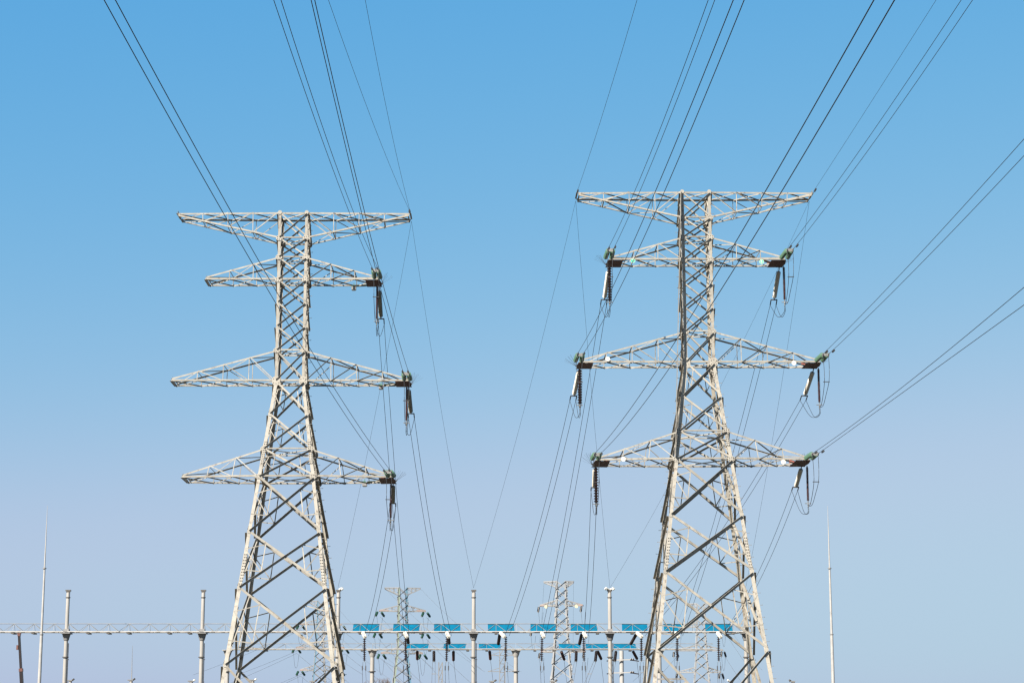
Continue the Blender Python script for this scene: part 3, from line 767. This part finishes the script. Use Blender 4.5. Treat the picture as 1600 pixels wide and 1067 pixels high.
# ------------------------------------------------------------------ far towers
def far_tower(label, Y, px, lv, arms, mats, legw, bars, yaw=0.0, signs=None, pinkarms=False):
    """lv: (photo y, half width px) from the top down; arms: (flat y, slope y, left px, right px)"""
    c = at(px, lv[0][0], Y); root = empty('transmission_tower', (c.x, Y, 0), yaw)
    tag(root, label, 'transmission tower', 'far transmission towers')
    sc_ = Y / F
    prof = [(at(px, y, Y).z, h * sc_) for y, h in lv]
    z0, h0 = prof[-1]; z1, h1 = prof[-2]
    prof.append((0, h0 + (h0 - h1) / (z1 - z0) * z0))
    def hw(z):
        for (za, ha), (zb, hb) in zip(prof, prof[1:]):
            if za >= z >= zb: return ha + (hb - ha) * (za - z) / (za - zb)
        return prof[0][1]
    for sx in (-1, 1):
        for sy in (-1, 1):
            mb = MB()
            for (za, ha), (zb, hb) in zip(prof, prof[1:]): mb.L((sx * ha, sy * ha, za), (sx * hb, sy * hb, zb), (-sx, 0, 0), (0, -sy, 0), legw, .03)
            mb.build('leg', M[mats[0] if sx < 0 else mats[1]], root)
    zs = [prof[0][0]]
    while zs[-1] > 3: zs.append(zs[-1] - max(1.25, 1.7 * hw(zs[-1])))
    zs[-1] = 0
    for nv, rv in ((V((0, -1, 0)), V((1, 0, 0))), (V((0, 1, 0)), V((1, 0, 0))), (V((-1, 0, 0)), V((0, 1, 0))), (V((1, 0, 0)), V((0, 1, 0)))):
        mb = MB()
        for za, zb in zip(zs, zs[1:]):
            P = lambda z, s: nv * hw(z) + rv * (s * hw(z)) + V((0, 0, z))
            mb.L(P(za, -1), P(zb, 1), (0, 0, 1), -nv, bars, .02); mb.L(P(za, 1) + nv * .03, P(zb, -1) + nv * .03, (0, 0, -1), nv, bars, .02)
        mb.build('face_bracing', M[mats[2]], root)
    tips = []
    for fy, sy_, xl, xr in arms:
        zf, zs_ = at(px, fy, Y).z, at(px, sy_, Y).z
        for sx, xx in ((-1, xl), (1, xr)):
            ln = abs(at(xx, fy, Y).x - at(px, fy, Y).x); mb = MB(); hf, hs = hw(zf), hw(zs_)
            mid = None
            for s in (-1, 1):
                A, B = V((sx * hf, s * hf, zf)), V((sx * ln, s * .35, zf)); Cc, Dd = V((sx * hs, s * hs, zs_)), V((sx * ln, s * .35, zf + (.12 if zs_ > zf else -.12)))
                mb.bar(A, B, bars * 1.1); mb.bar(Cc, Dd, bars)
                for k in (1, 2): mb.bar(lerp(A, B, k / 3), lerp(Cc, Dd, k / 3), bars * .6); mb.bar(lerp(A, B, (k - 1) / 3), lerp(Cc, Dd, k / 3), bars * .6)
            mb.bar((sx * ln, -.38, zf), (sx * ln, .38, zf), bars * 1.2)
            a = mb.build('crossarm', M[mats[3]], root)
            if pinkarms and zs_ > zf:
                e = MB(); e.bar((sx * (ln - 1.3), -.5, zf + .05), (sx * (ln + .02), -.42, zf + .05), .2, .22); e.build('painted_tip', M['pinkt'], a)
            if zs_ > zf: tips.append((sx, c.x + sx * ln * math.cos(yaw), Y + sx * ln * math.sin(yaw), zf))
            else: tips.append((sx * 2, c.x + sx * ln * math.cos(yaw), Y + sx * ln * math.sin(yaw), zf))
    return root, tips
FT = []
FT.append((far_tower('far tower with a pale green left leg and a blue right leg', 310, 629.5, [(918, 7.0), (1010, 7.6), (1067, 13.5)],
     [(918.5, 929, 601.5, 656.5), (954.5, 946, 593, 665), (988, 980, 590, 665), (1020.5, 1011, 596.5, 661)], ('greent', 'bluet', 'greyt', 'whitet'), .2, .10, R(8), None, True), 'glassfar', 'green'))
FT.append((far_tower('white far tower crossed by wires near the picture centre', 330, 877, [(908, 7.6), (946, 8.6), (1000, 11), (1067, 16)],
     [(908.5, 917, 850, 896), (946, 938, 844, 910.5), (983, 975, 832, 916), (1018, 1010, 845, 914)], ('whitet', 'whitet', 'whitet', 'whitet'), .22, .13, R(-6), None, True), 'blackfar', 'white'))
FT.append((far_tower("far tower with a blue leg seen through the left tower's legs", 335, 501, [(938.5, 5.2), (1010, 6), (1067, 10)],
     [(939, 948, 482, 519), (975.5, 968, 470, 534), (1012, 1003, 464, 539), (1047, 1039, 471, 533)], ('bluet', 'whitet', 'greyt', 'whitet'), .18, .09, R(6), None, True), 'glassfar', 'blue legged'))
FT.append((far_tower("pale far tower seen between the right tower's legs", 335, 1094.5, [(943, 6.2), (985, 7), (1020, 8.2), (1067, 12)],
     [(943, 951, 1070, 1118), (979, 972, 1060, 1129), (1016, 1008, 1054, 1128), (1050, 1042, 1058, 1124)], ('greyt', 'whitet', 'whitet', 'whitet'), .2, .10, R(-5), None, False), 'blackfar', 'pale'))
FARI = {}
for (root, tips), key, nmc in FT:
    for j, (sx, x, y, z) in enumerate(tips):
        lv = ['top', 'second', 'third', 'lowest'][j // 2]; sd = 'left' if sx < 0 else 'right'
        if abs(sx) == 1:
            for k in (0, 1):
                if key == 'blackfar' and nmc == 'white' and k == 1: continue
                dvec = V((.55 * (1 if k else -1) * .5 + .1, -.55 + 1.1 * k, -.55 if key == 'glassfar' else -1.1))
                spawn(key, V((x + (.22 if k else -.22), y + (.2 if k else -.2), z - .05)), dvec,
                      f"{('front', 'rear')[k]} {'green' if key == 'glassfar' else 'black'} string on the {lv} {sd} arm of the {nmc} far tower", 'insulator', f"strings on the {nmc} far tower",
                      'insulator_string', M['glassd'] if key == 'glassfar' else M['black'], 1.2, .15, .19, .09, shed='glass', n=10)
            b = V((x, y, z)); a1 = b + V((-.3, -.7, -.9)); a2 = b + V((.45, .7, -.9))
            mb = MB(); mb.tube(spline([a1, lerp(a1, a2, .3) + V((0, 0, -2.0)), lerp(a1, a2, .7) + V((0, 0, -2.0)), a2], 6), .02, 5)
            tag(mb.build('jumper_cable', M['wirefar'], None, True), f"jumper loop under the {lv} {sd} arm of the {nmc} far tower", 'cable', f"jumpers on the {nmc} far tower")
            dirs = {'green': ((8.5, -10, -9),), 'blue legged': ((-15, -12, -8.5), (11, -14, -8.5)), 'white': (), 'pale': ((-8, -10, -9) if sx < 0 else (5, -10, -10),)}[nmc]
            for q, dv in enumerate(dirs):
                sag_wire(b + V((.2, -.8, -.9)), b + V(dv), .25, .017, 'conductor', f"{('thin', 'second thin')[q]} far wire leaving the {lv} {sd} arm of the {nmc} far tower", 'power line', 'far wires', 'wirefar', 14)
        else:
            dv = {'green': (15, -15, -13), 'blue legged': (14, -15, -13), 'white': (-.6 if sx < 0 else .3, 14, -9), 'pale': (6 if sx > 0 else -6, -10, -11)}[nmc]
            sag_wire(V((x, y, z)), V((x, y, z)) + V(dv), .8, .011, 'ground_wire', f"thin far ground wire from the top {sd} arm of the {nmc} far tower", 'ground wire', 'far ground wires', 'wirefar', 12)
for px, py, Y, lab in ((853, 947.5, 329, 'pale yellow round sign on the left arm of the white far tower'), (900.5, 947, 329, 'pale yellow round sign on the right arm of the white far tower')):
    p = at(px, py, Y); mb = MB(); mb.lathe([(0, 0), (0, .24), (.03, .24), (.03, 0)], 12, (0, -1, 0), p); tag(mb.build('phase_sign', M['signy']), lab, 'sign', 'signs on the white far tower')
# slim lattice masts far behind
def lattice_mast(px, top, wpx, Y, m, label, arms):
    c = at(px, top, Y); h = wpx * Y / F / 2; root = empty('lattice_mast', (c.x, Y, 0)); tag(root, label, 'lattice mast', 'slim lattice masts')
    mb = MB(); z = c.z
    lg = MB()
    for sx in (-1, 1):
        for sy in (-1, 1): lg.bar((sx * h, sy * h, 0), (sx * h, sy * h, c.z), .12)
    lg.build('corner_rails', M[m], root)
    while z > 1:
        for sy in (-1, 1):
            mb.bar((-h, sy * h, z - 1.2), (h, sy * h, z), .07); mb.bar((-h, sy * h, z - 1.2), (h, sy * h, z - 1.2), .05)
            mb.bar((sy * h, -h, z), (sy * h, h, z - 1.2), .06)
        z -= 1.2
    mb.build('lacing', M['greyt'], root)
    for fy, l in arms:
        zf = at(px, fy, Y).z
        for s in (-1, 1):
            a = MB(); a.bar((s * h, 0, zf), (s * (h + l), 0, zf), .09); a.bar((s * h, 0, zf + .5), (s * (h + l), 0, zf), .07); a.build('side_arm', M['greyt'], root)
lattice_mast(785, 1010, 8.2, 300, 'greyt', 'slim green grey lattice mast left of the flared rear post', ((1023.5, 1.4), (1048.5, 1.7)))
lattice_mast(688.5, 1034, 5.5, 300, 'greyt', 'slim grey lattice mast below the third blue panel', ())

# bare tree tops just reaching the lower edge
def bare_tree(px, topy, Y, label, sd):
    rnd = random.Random(sd); p = at(px, topy, Y); root = empty('bare_tree', (p.x, Y, 0)); tag(root, label, 'tree', 'bare trees far behind')
    tr = MB(); H = p.z; tr.tube([(0, 0, 0), (.1, 0, H * .3), (.05, .1, H * .62)], [.28, .2, .11], 8); tr.build('trunk', M['bark'], root)
    cr = MB()
    def grow(a, d, l, r, n):
        b = a + d * l; cr.bar(a, b, r)
        if n == 0: return
        for _ in range(3):
            dd = (d + V((rnd.uniform(-.7, .7), rnd.uniform(-.7, .7), rnd.uniform(-.1, .5)))).normalized(); grow(b, dd, l * .72, r * .62, n - 1)
    for k in range(7):
        a = rnd.uniform(0, 6.28); z0 = H * rnd.uniform(.3, .6)
        grow(V((.05, .05, z0)), V((math.cos(a) * .6, math.sin(a) * .6, 1)).normalized(), H * .14, .12, 4)
    top = max(v[2] for v in cr.v); k = H / top
    cr.v = [(x, y, z * k) for x, y, z in cr.v]
    cr.build('crown', M['bark'], root)
bare_tree(601, 1058, 300, 'leafless tree crown just showing at the lower edge beside the green far tower', 5)
bare_tree(574, 1064, 305, 'lower leafless tree at the edge left of the other bare tree', 9)
